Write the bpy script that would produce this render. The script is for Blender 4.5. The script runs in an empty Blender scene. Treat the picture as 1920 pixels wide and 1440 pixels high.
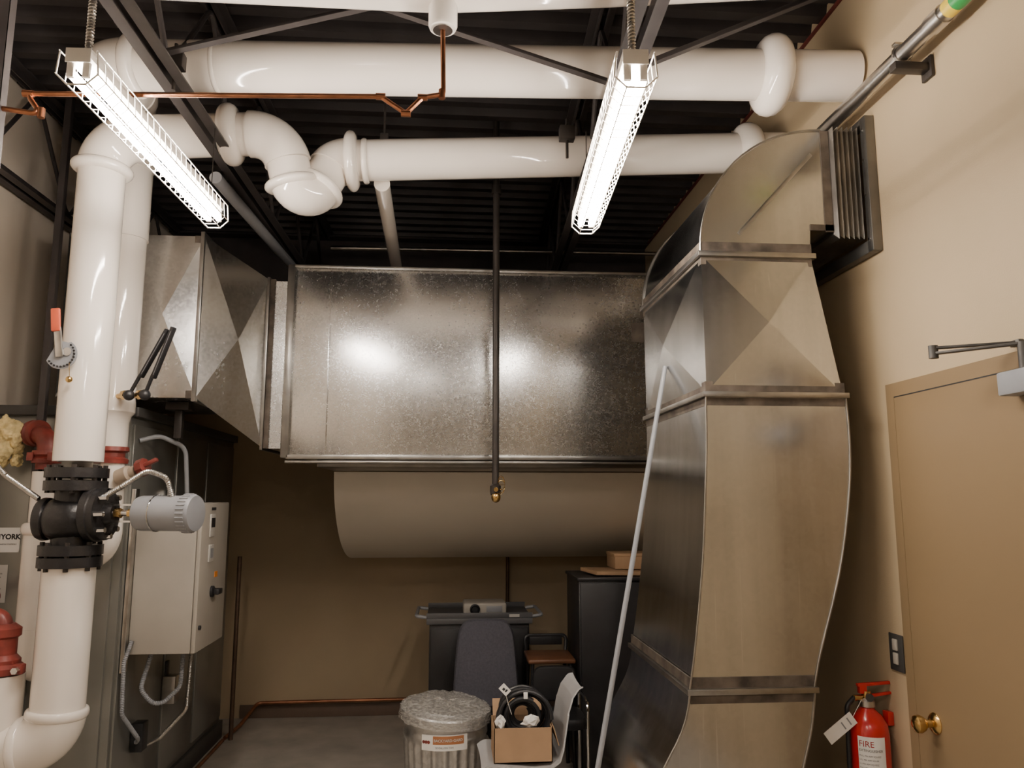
import bpy, bmesh, math, random
from mathutils import Vector as V, Matrix as M, Euler
random.seed(3)
PI=math.pi
# ------------------------------------------------------------ materials
def nodes(name):
    m=bpy.data.materials.new(name); m.use_nodes=True
    nt=m.node_tree; return m,nt,nt.nodes["Principled BSDF"]
def mat(name,c,rough=.5,metal=0,var=.06,scale=8,bump=0,bscale=60,coat=0,stretch=(1,1,1)):
    m,nt,b=nodes(name)
    b.inputs["Roughness"].default_value=rough; b.inputs["Metallic"].default_value=metal
    b.inputs["Coat Weight"].default_value=coat; b.inputs["Coat Roughness"].default_value=.05
    tc=nt.nodes.new("ShaderNodeTexCoord"); mp=nt.nodes.new("ShaderNodeMapping"); mp.inputs["Scale"].default_value=stretch
    nt.links.new(tc.outputs["Object"],mp.inputs["Vector"])
    n=nt.nodes.new("ShaderNodeTexNoise"); n.inputs["Scale"].default_value=scale; n.inputs["Detail"].default_value=4
    nt.links.new(mp.outputs[0],n.inputs["Vector"])
    r=nt.nodes.new("ShaderNodeValToRGB")
    r.color_ramp.elements[0].position=.3; r.color_ramp.elements[1].position=.7
    r.color_ramp.elements[0].color=(*[x*(1-var) for x in c],1); r.color_ramp.elements[1].color=(*[min(1,x*(1+var)) for x in c],1)
    nt.links.new(n.outputs["Fac"],r.inputs["Fac"]); nt.links.new(r.outputs[0],b.inputs["Base Color"])
    if bump:
        n2=nt.nodes.new("ShaderNodeTexNoise"); n2.inputs["Scale"].default_value=bscale; n2.inputs["Detail"].default_value=3
        nt.links.new(mp.outputs[0],n2.inputs["Vector"])
        bp=nt.nodes.new("ShaderNodeBump"); bp.inputs["Strength"].default_value=bump; bp.inputs["Distance"].default_value=.01
        nt.links.new(n2.outputs["Fac"],bp.inputs["Height"]); nt.links.new(bp.outputs[0],b.inputs["Normal"])
    return m
def galv(name,lo,hi,r0,r1,spangle=70,wave=.25,tint=(1,.99,.97),streak=.2,spb=.0,wscale=1.3,spk=.3,nlk=.6,scratch=0):
    m,nt,b=nodes(name); L=nt.links.new; N=nt.nodes.new
    b.inputs["Metallic"].default_value=1
    tc=N("ShaderNodeTexCoord")
    vo=N("ShaderNodeTexVoronoi"); vo.inputs["Scale"].default_value=spangle; L(tc.outputs["Object"],vo.inputs["Vector"])
    sp=N("ShaderNodeSeparateColor"); L(vo.outputs["Color"],sp.inputs[0])
    mp=N("ShaderNodeMapping"); mp.inputs["Scale"].default_value=(14,14,1.0); L(tc.outputs["Object"],mp.inputs["Vector"])
    ns=N("ShaderNodeTexNoise"); ns.inputs["Scale"].default_value=1; ns.inputs["Detail"].default_value=3; L(mp.outputs[0],ns.inputs["Vector"])
    nl=N("ShaderNodeTexNoise"); nl.inputs["Scale"].default_value=1.6; nl.inputs["Detail"].default_value=3; L(tc.outputs["Object"],nl.inputs["Vector"])
    def mad(x,k,add):
        a=N("ShaderNodeMath"); a.operation='MULTIPLY_ADD'; L(x,a.inputs[0]); a.inputs[1].default_value=k
        if isinstance(add,float): a.inputs[2].default_value=add
        else: L(add,a.inputs[2])
        return a.outputs[0]
    s=mad(sp.outputs[0],spk,.5-.5*spk-.5*streak-.5*nlk); s=mad(ns.outputs["Fac"],streak,s); s=mad(nl.outputs["Fac"],nlk,s)
    if scratch:
        mp2=N("ShaderNodeMapping"); mp2.inputs["Scale"].default_value=(70,70,2.2); mp2.inputs["Rotation"].default_value=(.12,.3,0); L(tc.outputs["Object"],mp2.inputs["Vector"])
        n4=N("ShaderNodeTexNoise"); n4.inputs["Scale"].default_value=1; n4.inputs["Detail"].default_value=1; L(mp2.outputs[0],n4.inputs["Vector"])
        m4=N("ShaderNodeMapRange"); m4.inputs["From Min"].default_value=.70; m4.inputs["From Max"].default_value=.78; L(n4.outputs["Fac"],m4.inputs["Value"])
        s=mad(m4.outputs[0],scratch,s)
    cr=N("ShaderNodeValToRGB"); cr.color_ramp.elements[0].color=(*[lo*x for x in tint],1); cr.color_ramp.elements[1].color=(*[hi*x for x in tint],1)
    cr.color_ramp.elements[0].position=.2; cr.color_ramp.elements[1].position=.8
    L(s,cr.inputs["Fac"]); L(cr.outputs[0],b.inputs["Base Color"])
    rr=N("ShaderNodeMapRange"); rr.inputs["To Min"].default_value=r0; rr.inputs["To Max"].default_value=r1
    rr.inputs["From Min"].default_value=.2; rr.inputs["From Max"].default_value=.8; L(s,rr.inputs["Value"]); L(rr.outputs[0],b.inputs["Roughness"])
    bp=N("ShaderNodeBump"); bp.inputs["Strength"].default_value=wave; bp.inputs["Distance"].default_value=.02
    n3=N("ShaderNodeTexNoise"); n3.inputs["Scale"].default_value=wscale; n3.inputs["Detail"].default_value=0; L(tc.outputs["Object"],n3.inputs["Vector"])
    L(n3.outputs["Fac"],bp.inputs["Height"])
    if spb:
        bp2=N("ShaderNodeBump"); bp2.inputs["Strength"].default_value=spb; bp2.inputs["Distance"].default_value=.001
        L(sp.outputs[1],bp2.inputs["Height"]); L(bp.outputs[0],bp2.inputs["Normal"]); L(bp2.outputs[0],b.inputs["Normal"])
    else: L(bp.outputs[0],b.inputs["Normal"])
    return m
def emis(name,c,s):
    m,nt,b=nodes(name); b.inputs["Base Color"].default_value=(*c,1)
    b.inputs["Emission Color"].default_value=(*c,1); b.inputs["Emission Strength"].default_value=s
    return m
M_WALL=mat("tan_wall_paint",(.455,.358,.228),.6,var=.03,scale=3,bump=.08,bscale=180)
M_WALL2=mat("grey_beige_wall_paint",(.76,.68,.58),.6,var=.03,scale=3)
M_WALL3=mat("brown_wall_paint",(.30,.26,.21),.6,var=.25,scale=.8)
M_FLOOR=mat("concrete_floor",(.40,.365,.315),.6,var=.18,scale=5,bump=.1)
M_DECK=mat("primed_steel_deck",(.036,.031,.031),.5,.2,var=.25,scale=5)
M_JOIST=mat("grey_primed_joist",(.045,.039,.039),.5,.1,var=.15)
M_PVC=mat("white_pvc_jacket",(.86,.795,.72),.10,var=.02,scale=4,coat=.7)
M_WHITE=mat("white_enamel",(.8,.76,.7),.4)
M_GAL=galv("galvanized_spangle",.70,.94,.20,.30,150,.10,tint=(.98,.985,.98),streak=.12,spb=.085,spk=.42,nlk=.45)
M_GAL2=galv("galvanized_smooth",.42,.72,.14,.27,60,.8,tint=(.97,.98,.98),streak=.5,nlk=.75,spk=.06,wscale=1.8,scratch=.18)
M_GALP=mat("galvanized_pleats",(.42,.40,.37),.32,1,var=.2,scale=8)
M_GALD=mat("galvanized_dark",(.20,.19,.175),.36,1,var=.2,scale=8)
M_SEAL=mat("duct_sealant",(.10,.082,.066),.6,.2,var=.6,scale=14)
M_FLG=mat("galvanized_flange",(.38,.37,.35),.34,1,var=.2,scale=10)
M_COND=mat("conduit_zinc",(.56,.54,.51),.3,1,var=.15,scale=20)
M_COP=mat("copper",(.42,.18,.095),.3,1,var=.25,scale=12)
M_COPF=mat("worn_copper",(.34,.15,.08),.4,.8,var=.25,scale=12)
M_COPD=mat("dull_copper",(.12,.075,.05),.5,.5,var=.25,scale=12)
M_BRASS=mat("brass",(.66,.44,.17),.22,1,var=.1)
M_BLK=mat("black_iron",(.018,.017,.018),.35,.2,var=.3,bump=.15)
M_BLKP=mat("black_plastic",(.016,.016,.018),.4,var=.2)
M_BLKM=mat("black_pipe",(.04,.034,.03),.45,.4,var=.3)
M_RED=mat("red_painted_iron",(.19,.032,.024),.42,var=.35,scale=14)
M_REDB=mat("bright_red_enamel",(.50,.018,.018),.25,var=.1,coat=.4)
M_ORG=mat("orange_red_grip",(.55,.09,.04),.4)
M_GREY=mat("grey_enamel",(.27,.28,.30),.4,var=.06)
M_PANEL=mat("beige_grey_cabinet_paint",(.42,.39,.34),.45,var=.03)
M_AHU=mat("grey_air_handler_steel",(.27,.27,.25),.3,.6,var=.12,scale=2.5)
M_AHUD=mat("dark_grey_steel",(.07,.068,.065),.5,.3)
M_DOOR=mat("tan_door_paint",(.215,.15,.08),.45,var=.02,scale=2)
M_PAPER=mat("white_paper",(.84,.82,.78),.6,var=.03)
M_PAPERD=mat("aged_white_paper",(.55,.53,.49),.6,var=.05)
M_INK=mat("black_ink",(.02,.02,.02),.6)
M_ORINK=mat("orange_ink",(.75,.25,.03),.6)
M_YEL=mat("yellow_tape",(.75,.55,.05),.4)
M_GRN=mat("green_tape",(.03,.28,.07),.4)
M_CARD=mat("cardboard",(.40,.255,.145),.75,var=.1)
M_CLOTH=mat("grey_blue_upholstery",(.08,.08,.10),.9,var=.15,scale=80,bump=.3,bscale=300)
M_CHAIR=mat("light_grey_plastic",(.48,.48,.48),.35,var=.03)
M_WOOD=mat("brown_wood",(.15,.065,.03),.4,var=.25,scale=8,stretch=(1,8,8))
M_INS=mat("pale_yellow_fiberglass",(.74,.60,.30),.95,var=.3,scale=20,bump=.8,bscale=50)
M_PAINT=mat("tan_painted_duct",(.82,.76,.66),.5,var=.03,scale=2)
M_CHROME=mat("chrome",(.7,.7,.7),.12,1)
M_REDDARK=mat("red_firestop",(.12,.02,.015),.7)
M_TUBE=emis("lit_fluorescent_tube",(1,.89,.785),155)

# ------------------------------------------------------------ mesh builder
def fr(d):
    return V((0,0,1)).rotation_difference(V(d).normalized()).to_matrix()
def arc_pts(p,c,n,R,k=10):
    p,c,n=V(p),V(c),V(n); a=(c-p); b=(n-c); la,lb=a.length,b.length; a.normalize(); b.normalize()
    ang=a.angle(b)
    if ang<.02: return [c]
    t=min(R*math.tan(ang/2),la*.48,lb*.48); R=t/math.tan(ang/2)
    s=c-a*t; nrm=(b-a*a.dot(b)).normalized(); ce=s+nrm*R
    return [ce-nrm*R*math.cos(ang*i/k)+a*R*math.sin(ang*i/k) for i in range(k+1)]
def fil(pts,R,k=8):
    o=[V(pts[0])]
    for i in range(1,len(pts)-1): o+=arc_pts(pts[i-1],pts[i],pts[i+1],R,k)
    o.append(V(pts[-1])); return o
class B:
    def __init__(s): s.bm=bmesh.new()
    def box(s,x0,x1,y0,y1,z0,z1,bev=0,seg=2):
        return s.obox(((x0+x1)/2,(y0+y1)/2,(z0+z1)/2),(x1-x0,y1-y0,z1-z0),None,bev,seg)
    def obox(s,c,sz,rot=None,bev=0,seg=2):
        r=rot.to_4x4() if rot else M.Identity(4)
        m=M.Translation(V(c))@r@M.Diagonal((*sz,1))
        g=bmesh.ops.create_cube(s.bm,size=1,matrix=m)
        if bev:
            es=list({e for v in g['verts'] for e in v.link_edges})
            bmesh.ops.bevel(s.bm,geom=es,offset=bev,segments=seg,affect='EDGES',profile=.5)
        return s
    def rings(s,rings,closed=False,cap=True):
        vs=[[s.bm.verts.new(p) for p in r] for r in rings]; n=len(vs[0]); k=len(vs)
        for i in range(k if closed else k-1):
            a,b=vs[i],vs[(i+1)%k]
            for j in range(n):
                try: s.bm.faces.new((a[j],a[(j+1)%n],b[(j+1)%n],b[j]))
                except ValueError: pass
        if cap and not closed:
            s.bm.faces.new(list(reversed(vs[0]))); s.bm.faces.new(vs[-1])
        return s
    def cyl(s,p0,p1,r0,r1=None,n=24,cap=True):
        p0,p1=V(p0),V(p1); r1=r0 if r1 is None else r1; F=fr(p1-p0)
        return s.rings([[p+F@V((r*math.cos(2*PI*i/n),r*math.sin(2*PI*i/n),0)) for i in range(n)] for p,r in((p0,r0),(p1,r1))],cap=cap)
    def tube(s,pts,r,n=16,R=0,closed=False,cap=True,k=8):
        pts=fil(pts,R,k) if R else [V(p) for p in pts]
        q=[pts[0]]
        for p in pts[1:]:
            if (p-q[-1]).length>1e-5: q.append(p)
        pts=q; K=len(pts); rings=[]; pt=None; Fm=None
        for i,p in enumerate(pts):
            if closed: t=(pts[(i+1)%K]-pts[i-1]).normalized()
            else: t=(pts[min(i+1,K-1)]-pts[max(i-1,0)]).normalized()
            if Fm is None: Fm=fr(t)
            else: Fm=pt.rotation_difference(t).to_matrix()@Fm
            pt=t; rr=r(i/(K-1)) if callable(r) else r
            rings.append([p+Fm@V((rr*math.cos(2*PI*j/n),rr*math.sin(2*PI*j/n),0)) for j in range(n)])
        return s.rings(rings,closed,cap)
    def lathe(s,prof,p0,axis=(0,0,1),n=28,cap=True):
        F=fr(axis); p0=V(p0)
        return s.rings([[p0+F@V((max(r,1e-4)*math.cos(2*PI*i/n),max(r,1e-4)*math.sin(2*PI*i/n),h)) for i in range(n)] for r,h in prof],cap=cap)
    def bead(s,c,axis,r,w,h):
        pr=[(r-.002,-w)]+[(r+h*math.sin(PI*i/8),-w*math.cos(PI*i/8)) for i in range(1,8)]+[(r-.002,w)]
        return s.lathe(pr,c,axis,32)
    def torus(s,c,axis,R,r,n=32,m=8,a0=0,a1=2*PI):
        F=fr(axis); full=abs(a1-a0-2*PI)<1e-4
        k=n if full else n+1
        return s.tube([V(c)+F@V((R*math.cos(a0+(a1-a0)*i/n),R*math.sin(a0+(a1-a0)*i/n),0)) for i in range(k)],r,m,closed=full)
    def sph(s,c,r,rot=None,u=20,v=12):
        r=(r,r,r) if not hasattr(r,'__len__') else r
        bmesh.ops.create_uvsphere(s.bm,u_segments=u,v_segments=v,radius=1,matrix=M.Translation(V(c))@(rot.to_4x4() if rot else M.Identity(4))@M.Diagonal((*r,1)))
        return s
    def prism(s,poly,ax,a0,a1,bev=0):
        def P(p,a):
            return {'y':(p[0],a,p[1]),'x':(a,p[0],p[1]),'z':(p[0],p[1],a)}[ax]
        s.rings([[P(p,a0) for p in poly],[P(p,a1) for p in poly]]); return s
    def xquad(s,p,h,out):
        p=[V(q) for q in p]; c=sum(p,V())/4+V(out).normalized()*h
        vs=[s.bm.verts.new(q) for q in p]; cv=s.bm.verts.new(c)
        for i in range(4): s.bm.faces.new((vs[i],vs[(i+1)%4],cv))
        return s
    def coil(s,p0,p1,R,r,turns,m=6):
        p0,p1=V(p0),V(p1); F=fr(p1-p0); n=int(turns*10)
        return s.tube([p0.lerp(p1,i/n)+F@V((R*math.cos(2*PI*turns*i/n),R*math.sin(2*PI*turns*i/n),0)) for i in range(n+1)],r,m)
BASE={}
COL=bpy.context.scene.collection
def thing(name,label,cat,loc,group=None):
    o=bpy.data.objects.new(name,None); o.empty_display_size=.05; o.location=loc; COL.objects.link(o)
    o["label"]=label; o["category"]=cat
    if group: o["group"]=group
    BASE[o]=V(loc); return o
def finish(b,name,m,base,sharp=38,weld=False,recalc=True):
    bm=b.bm
    if weld: bmesh.ops.remove_doubles(bm,verts=bm.verts,dist=.0002)
    if recalc: bmesh.ops.recalc_face_normals(bm,faces=bm.faces)
    bm.normal_update()
    lim=math.radians(sharp)
    for f in bm.faces: f.smooth=True
    for e in bm.edges:
        if len(e.link_faces)==2 and e.calc_face_angle(0)>lim: e.smooth=False
    bmesh.ops.translate(bm,verts=bm.verts,vec=-base)
    me=bpy.data.meshes.new(name); bm.to_mesh(me); bm.free(); me.materials.append(m)
    o=bpy.data.objects.new(name,me); COL.objects.link(o); return o
def part(name,b,m,par,label=None,sharp=38,**k):
    o=finish(b,name,m,BASE[par],sharp,**k); o.parent=par; BASE[o]=BASE[par]
    if label: o["label"]=label
    return o
def solo(name,b,m,label,cat,kind=None,group=None,sharp=38,**k):
    co=[v.co for v in b.bm.verts]
    base=V(((min(c.x for c in co)+max(c.x for c in co))/2,(min(c.y for c in co)+max(c.y for c in co))/2,min(c.z for c in co)))
    o=finish(b,name,m,base,sharp,**k); o.location=base; BASE[o]=base
    if label: o["label"]=label; o["category"]=cat
    if kind: o["kind"]=kind
    if group: o["group"]=group
    return o
def struct(name,b,m):
    o=solo(name,b,m,None,None,kind="structure"); return o
def text(s,size,loc,rot,m,par,name="lettering",fn=None,off=0):
    cu=bpy.data.curves.new(name,'FONT'); cu.body=s; cu.size=size; cu.extrude=.0003; cu.resolution_u=3; cu.offset=off
    to=bpy.data.objects.new("t",cu); COL.objects.link(to)
    me=bpy.data.meshes.new_from_object(to.evaluated_get(bpy.context.evaluated_depsgraph_get()))
    bpy.data.objects.remove(to); me.name=name
    if fn:
        for v in me.vertices: v.co=fn(v.co)
    else: me.transform(M.Translation(V(loc))@Euler(rot).to_matrix().to_4x4())
    me.transform(M.Translation(-BASE[par])); me.materials.clear(); me.materials.append(m)
    o=bpy.data.objects.new(name,me); COL.objects.link(o); o.parent=par; BASE[o]=BASE[par]; return o
RF=(PI/2,0,0)
def run(th,pts,r,R,m=None,er=.007,beads=True,bh=.022,bw=.03,k=12):
    m=m or M_PVC; pts=[V(p) for p in pts]; cur=pts[0]; n=len(pts)-2
    Rs=R if isinstance(R,(list,tuple)) else [R]*n
    bs=beads if isinstance(beads,(list,tuple)) else [(beads,beads)]*n
    for i in range(1,len(pts)-1):
        a=arc_pts(pts[i-1],pts[i],pts[i+1],Rs[i-1],k)
        if (a[0]-cur).length>.01: part("straight_section",B().cyl(cur,a[0],r,n=36),m,th)
        part("elbow",B().tube(a,r+er,32),m,th)
        if bs[i-1][0]: part("collar",B().bead(a[0],a[1]-a[0],r+er*.5,bw,bh),m,th)
        if bs[i-1][1]: part("collar",B().bead(a[-1],a[-1]-a[-2],r+er*.5,bw,bh),m,th)
        cur=a[-1]
    part("straight_section",B().cyl(cur,pts[-1],r,n=36),m,th)

# ------------------------------------------------------------ room
XL,XR,YB,YF,ZC=-2.3,1.7,6.5,-3.2,3.88
struct("floor",B().box(XL-.1,XR+.1,YF-.1,YB+.1,-.1,0),M_FLOOR)
struct("wall_back",B().box(XL-.1,XR+.1,YB,YB+.1,0,4.0),M_WALL)
struct("wall_right",B().box(XR,XR+.1,YF,YB,0,4.0),M_WALL)
struct("wall_left",B().box(XL-.1,XL,YF,YB,0,4.0),M_WALL2)
struct("wall_front",B().box(XL-.1,XR+.1,YF-.1,YF,0,4.0),M_WALL3)
b=B(); y=YF; prof=[]
while y<YB:
    prof+= [(y,3.88),(y+.055,3.88),(y+.07,3.93),(y+.135,3.93)]; y+=.15
prof=[p for p in prof if p[0]<=YB]+[(YB,3.93),(YB,3.99),(YF,3.99)]
b.prism(prof,'x',XL,XR)
struct("ceiling",b,M_DECK)
struct("baseboard_back",B().box(-1.6,XR,YB-.012,YB,0,.1,.003),mat("brown_base",(.16,.11,.08),.5))
struct("trim_1",B().box(XR-.012,XR,YF,YB,3.862,3.88,.002),M_REDDARK)
solo("steel_beam",B().prism([(6.25,3.36),(6.49,3.36),(6.49,3.375),(6.378,3.375),(6.378,3.86),(6.49,3.86),(6.49,3.875),(6.25,3.875),(6.25,3.86),(6.362,3.86),(6.362,3.375),(6.25,3.375)],'x',XL+.005,XR-.005),M_JOIST,"dark steel beam carrying the roof joists along the rear wall","steel beam")

def joist(x0,x1,y0,y1):
    th=thing("bar_joist","dark grey steel bar joist with round web members below roof deck","steel joist",(x0,y0,3.28),"roof joists")
    def at(y): return x0+(x1-x0)*(y-y0)/(y1-y0)
    for s in(-1,1):
        b=B().rings([[(at(yy)+s*.012,yy,3.28),(at(yy)+s*.055,yy,3.28),(at(yy)+s*.055,yy,3.287),(at(yy)+s*.019,yy,3.287),(at(yy)+s*.019,yy,3.33),(at(yy)+s*.012,yy,3.33)] for yy in(y0,y1)])
        part("bottom_chord",b,M_JOIST,th)
        b=B().rings([[(at(yy)+s*.012,yy,3.875),(at(yy)+s*.055,yy,3.875),(at(yy)+s*.055,yy,3.868),(at(yy)+s*.019,yy,3.868),(at(yy)+s*.019,yy,3.83),(at(yy)+s*.012,yy,3.83)] for yy in(y0,y1)])
        part("top_chord",b,M_JOIST,th)
    pts=[];yy=y0+.1;u=0
    while yy<y1: pts.append((at(yy),yy,3.31 if u%2==0 else 3.85)); yy+=.42; u+=1
    part("web",B().tube(pts,.0115,8,R=.05,k=3),M_JOIST,th)
joist(-1.16,-1.02,YF+.02,YB-.26); joist(.42,.80,YF+.02,YB-.26); joist(-2.22,-2.22,YF+.02,YB-.26)
for i,(a,c) in enumerate([((-1.1,2.72,3.31),(.6,2.72,3.83)),((-1.1,2.76,3.83),(.6,2.76,3.31)),((.68,2.72,3.33),(1.69,2.72,3.8))]):
    a,c=V(a),V(c); d=c-a; rot=d.to_track_quat('X','Z').to_matrix()
    b=B().obox((a+c)/2,(d.length,.03,.004),rot).obox((a+c)/2+rot@V((0,.014,.014)),(d.length,.003,.03),rot)
    solo("bridging_angle",b,M_JOIST,"thin dark steel bridging angle running between roof joists","steel brace",group="joist bridging angles")

b=B().box(-1.50,-1.445,2.43,2.435,0,3.86).box(-1.50,-1.495,2.43,2.47,0,3.86).box(-1.45,-1.445,2.43,2.47,0,3.86)
solo("strut_channel_post",b,M_JOIST,"dark vertical steel strut channel post reaching the ceiling","steel post")
solo("strut_channel_post",B().box(-2.04,-2.005,3.985,4.02,0,3.86,.004),M_JOIST,"dark vertical steel post beside the air handler duct","steel post")

# ------------------------------------------------------------ overhead insulated pipes
th=thing("insulated_pipe","white jacketed insulated pipe running wall to wall under the deck","pipe",(-2.2,2.45,3.35))
part("straight_section",B().tube([(-2.29,2.42,3.43),(-.05,2.45,3.46),(.55,2.47,3.53),(1.69,2.55,3.71)],.085,36,R=1.2),M_PVC,th)
part("branch_sleeve",B().lathe([(.03,-.01),(.045,-.01),(.05,.0),(.05,.13)],(-.035,2.45,3.31)),M_PVC,th)
part("sleeve_plug",B().lathe([(.034,-.002),(.018,.006),(.010,.012)],(-.035,2.45,3.296)),M_BLKM,th)

th=thing("insulated_pipe","large glossy white jacketed pipe passing through the side wall","pipe",(1.6,2.9,3.35))
run(th,[(1.69,2.9,3.47),(-1.42,3.05,3.455),(-1.5,3.52,3.60),(-1.64,3.9,3.5),(-1.64,3.9,3.0)],.104,.16,beads=[(True,False),(False,False),(False,False)])
part("fitting_cover",B().bead((1.34,2.917,3.468),(1,-.05,0),.105,.062,.062),M_PVC,th,"bulging fitting cover")
part("jacket_seam",B().bead((-.96,3.03,3.457),(1,-.05,0),.101,.012,.008),M_PVC,th)
part("jacket_seam",B().bead((.72,2.948,3.465),(1,-.05,0),.1025,.006,.0035),M_PVC,th)

th=thing("insulated_pipe","white jacketed pipe dropping to the control valve with offset elbows overhead","pipe",(-1.6,3.5,1.83))
P2=V((-.705,3.53,3.02)); P1=V((-.80,3.48,3.40)); P3=V((-.565,3.62,3.335))
run(th,[(-1.6,3.5,1.86),(-1.6,3.5,3.35),P1,P2,P3,(1.69,3.6,3.46)],.1,[.16,.17,.085,.10],er=.008,bh=.028,bw=.025,beads=[(True,False),(False,False),(False,False),(False,False)])
part("collar",B().bead((-1.03,3.485,3.385),(1,0,.07),.1,.045,.045),M_PVC,th)
part("collar",B().bead(P1.lerp(P2,.62),P2-P1,.104,.022,.028),M_PVC,th)
part("collar",B().bead(P2.lerp(P3,.48),P3-P2,.104,.022,.026),M_PVC,th)
part("collar",B().bead((-.485,3.618,3.335),(1,0,.05),.1,.032,.048),M_PVC,th)
part("collar",B().bead((-.42,3.617,3.338),(1,0,.05),.099,.015,.012),M_PVC,th)
part("fitting_cover",B().bead((1.5,3.602,3.45),(1,0,.05),.1,.06,.05),M_PVC,th,"bulging fitting cover")

th=thing("insulated_pipe","vertical white jacketed pipe with brass gauge taps beside the air handler","pipe",(-1.64,3.9,1.45))
part("straight_section",B().cyl((-1.64,3.9,2.12),(-1.64,3.9,3.12),.0975,n=36),M_PVC,th)
part("reducer",B().lathe([(.078,1.95),(.078,2.07),(.085,2.1),(.101,2.12),(.101,2.17),(.095,2.2)],(-1.64,3.9,0)),M_PVC,th)
part("coupling",B().lathe([(.05,0),(.075,.0),(.078,.02),(.06,.03),(.06,.05),(.078,.06),(.075,.08),(.05,.08)],(-1.63,3.9,1.87)),M_RED,th,"red grooved coupling")
part("lower_elbow",B().tube([(-1.62,3.9,1.88),(-1.6,3.88,1.48),(-1.72,3.95,1.40),(-1.86,4.06,1.40)],.055,24,R=.12),M_PVC,th)

th=thing("copper_pipe","thin copper pipe with small drop loop below white insulated pipe","copper pipe",(-1.4,2.45,2.93))
part("tube",B().tube([(-1.444,2.45,2.945),(-1.325,2.45,2.93),(-1.375,2.45,3.0),(-.24,2.45,3.042),(-.155,2.45,2.985),(-.10,2.45,3.045),(-.03,2.45,3.06),(-.035,2.45,3.30)],.0085,12,R=.012,k=4),M_COP,th)
for p,d in [((-.24,2.45,3.042),(1,0,0)),((-.155,2.45,2.985),(1,0,0)),((-.10,2.45,3.045),(1,0,0)),((-.035,2.45,3.06),(0,0,1)),((-1.37,2.45,3.0),(1,0,0)),((-1.325,2.45,2.935),(0,0,1))]:
    part("solder_fitting",B().cyl(V(p)-V(d)*.016,V(p)+V(d)*.016,.0115,n=12),M_COP,th)

solo("drain_pipe",B().cyl((-.345,3.7,3.26),(-.37,5.3,3.28),.04),M_PVC,"small off-white pipe receding below the roof joists","pipe")
solo("conduit_pipe",B().cyl((-1.13,3.62,3.23),(-1.04,5.3,3.24),.03),M_GREY,"grey conduit receding just below a joist","conduit")
solo("conduit_pipe",B().cyl((-.9,5.7,3.58),(1.69,5.7,3.6),.016,n=12),M_COND,"thin grey conduit crossing under the rear roof deck","conduit")
th=thing("pipe_hanger","thin threaded hanger rod with clamp over white pipe","pipe hanger",(-.33,3.6,3.44))
part("rod",B().cyl((-.33,3.6,3.46),(-.33,3.6,3.87),.006,n=10),M_BLKM,th)
part("clamp",B().box(-.35,-.31,3.585,3.615,3.44,3.475,.003),M_BLKM,th)
for q in((-1.065,2.845,3.28),(.53,3.31,3.28)):
    th=thing("beam_clamp","small dark steel clamp on a joist chord","clamp",q)
    q=V(q)
    part("jaw",B().box(q.x-.035,q.x+.035,q.y-.025,q.y+.025,3.335,3.40,.004),M_BLKM,th)
    part("bolt",B().cyl(q+V((.0,0,-.03)),q+V((.0,0,.16)),.007,n=8),M_BLKM,th)

# ------------------------------------------------------------ fluorescent fixtures
def fixture():
    th=thing("fluorescent_light","hanging fluorescent strip light with white wire guard, switched on","ceiling light",(0,0,0),"wire-guarded strip lights")
    L=1.16
    b=B().rings([[(-.022,y,.0),(-.034,y,.014),(-.034,y,.042),(.034,y,.042),(.034,y,.014),(.022,y,.0)] for y in(0,L)])
    part("housing",b,M_WHITE,th)
    for x in(-.022,.022):
        part("fluorescent_tube",B().cyl((x,.022,-.028),(x,L-.022,-.028),.0135,n=14),M_TUBE,th)
    for y in(.008,L-.008):
        for x in(-.022,.022): part("lamp_holder",B().box(x-.010,x+.010,y-.006,y+.006,-.042,.004,.002),M_WHITE,th)
    b=B(); hoop=[(-.052,.035),(-.058,-.035),(-.026,-.066),(.026,-.066),(.058,-.035),(.052,.035)]
    n=25
    for i in range(n):
        y=.0+L*i/(n-1); b.tube([(x,y,z) for x,z in hoop],.0018 if 0<i<n-1 else .003,6)
    for x,z in hoop: b.cyl((x,-.005,z),(x,L+.005,z),.002,n=6)
    part("wire_guard",b,M_WHITE,th)
    b=B().cyl((0,.05,.04),(0,.05,.36),.007,n=8).coil((0,.05,.045),(0,.05,.36),.009,.0028,32)
    part("flexible_conduit",b,M_COND,th)
    part("hanger_wire",B().cyl((.0,L-.06,.04),(.0,L-.06,.36),.002,n=6),M_BLKM,th)
    part("end_plate",B().box(-.035,.035,-.004,.0,.0,.043,.001),M_WHITE,th)
    return th
F0=fixture()
def place(root,loc,rot):
    root.location=loc; root.rotation_euler=rot
parts=list(F0.children)
for loc,rz in [((.495,1.90,2.865),-.06),((-1.02,-1.3,2.9),0),((.47,-1.4,2.88),0)]:
    r=F0.copy(); COL.objects.link(r); place(r,loc,(0,0,rz))
    for p in parts:
        q=p.copy(); q.parent=r; COL.objects.link(q)
place(F0,(-1.055,2.11,2.92),(0,0,-.035))

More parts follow.
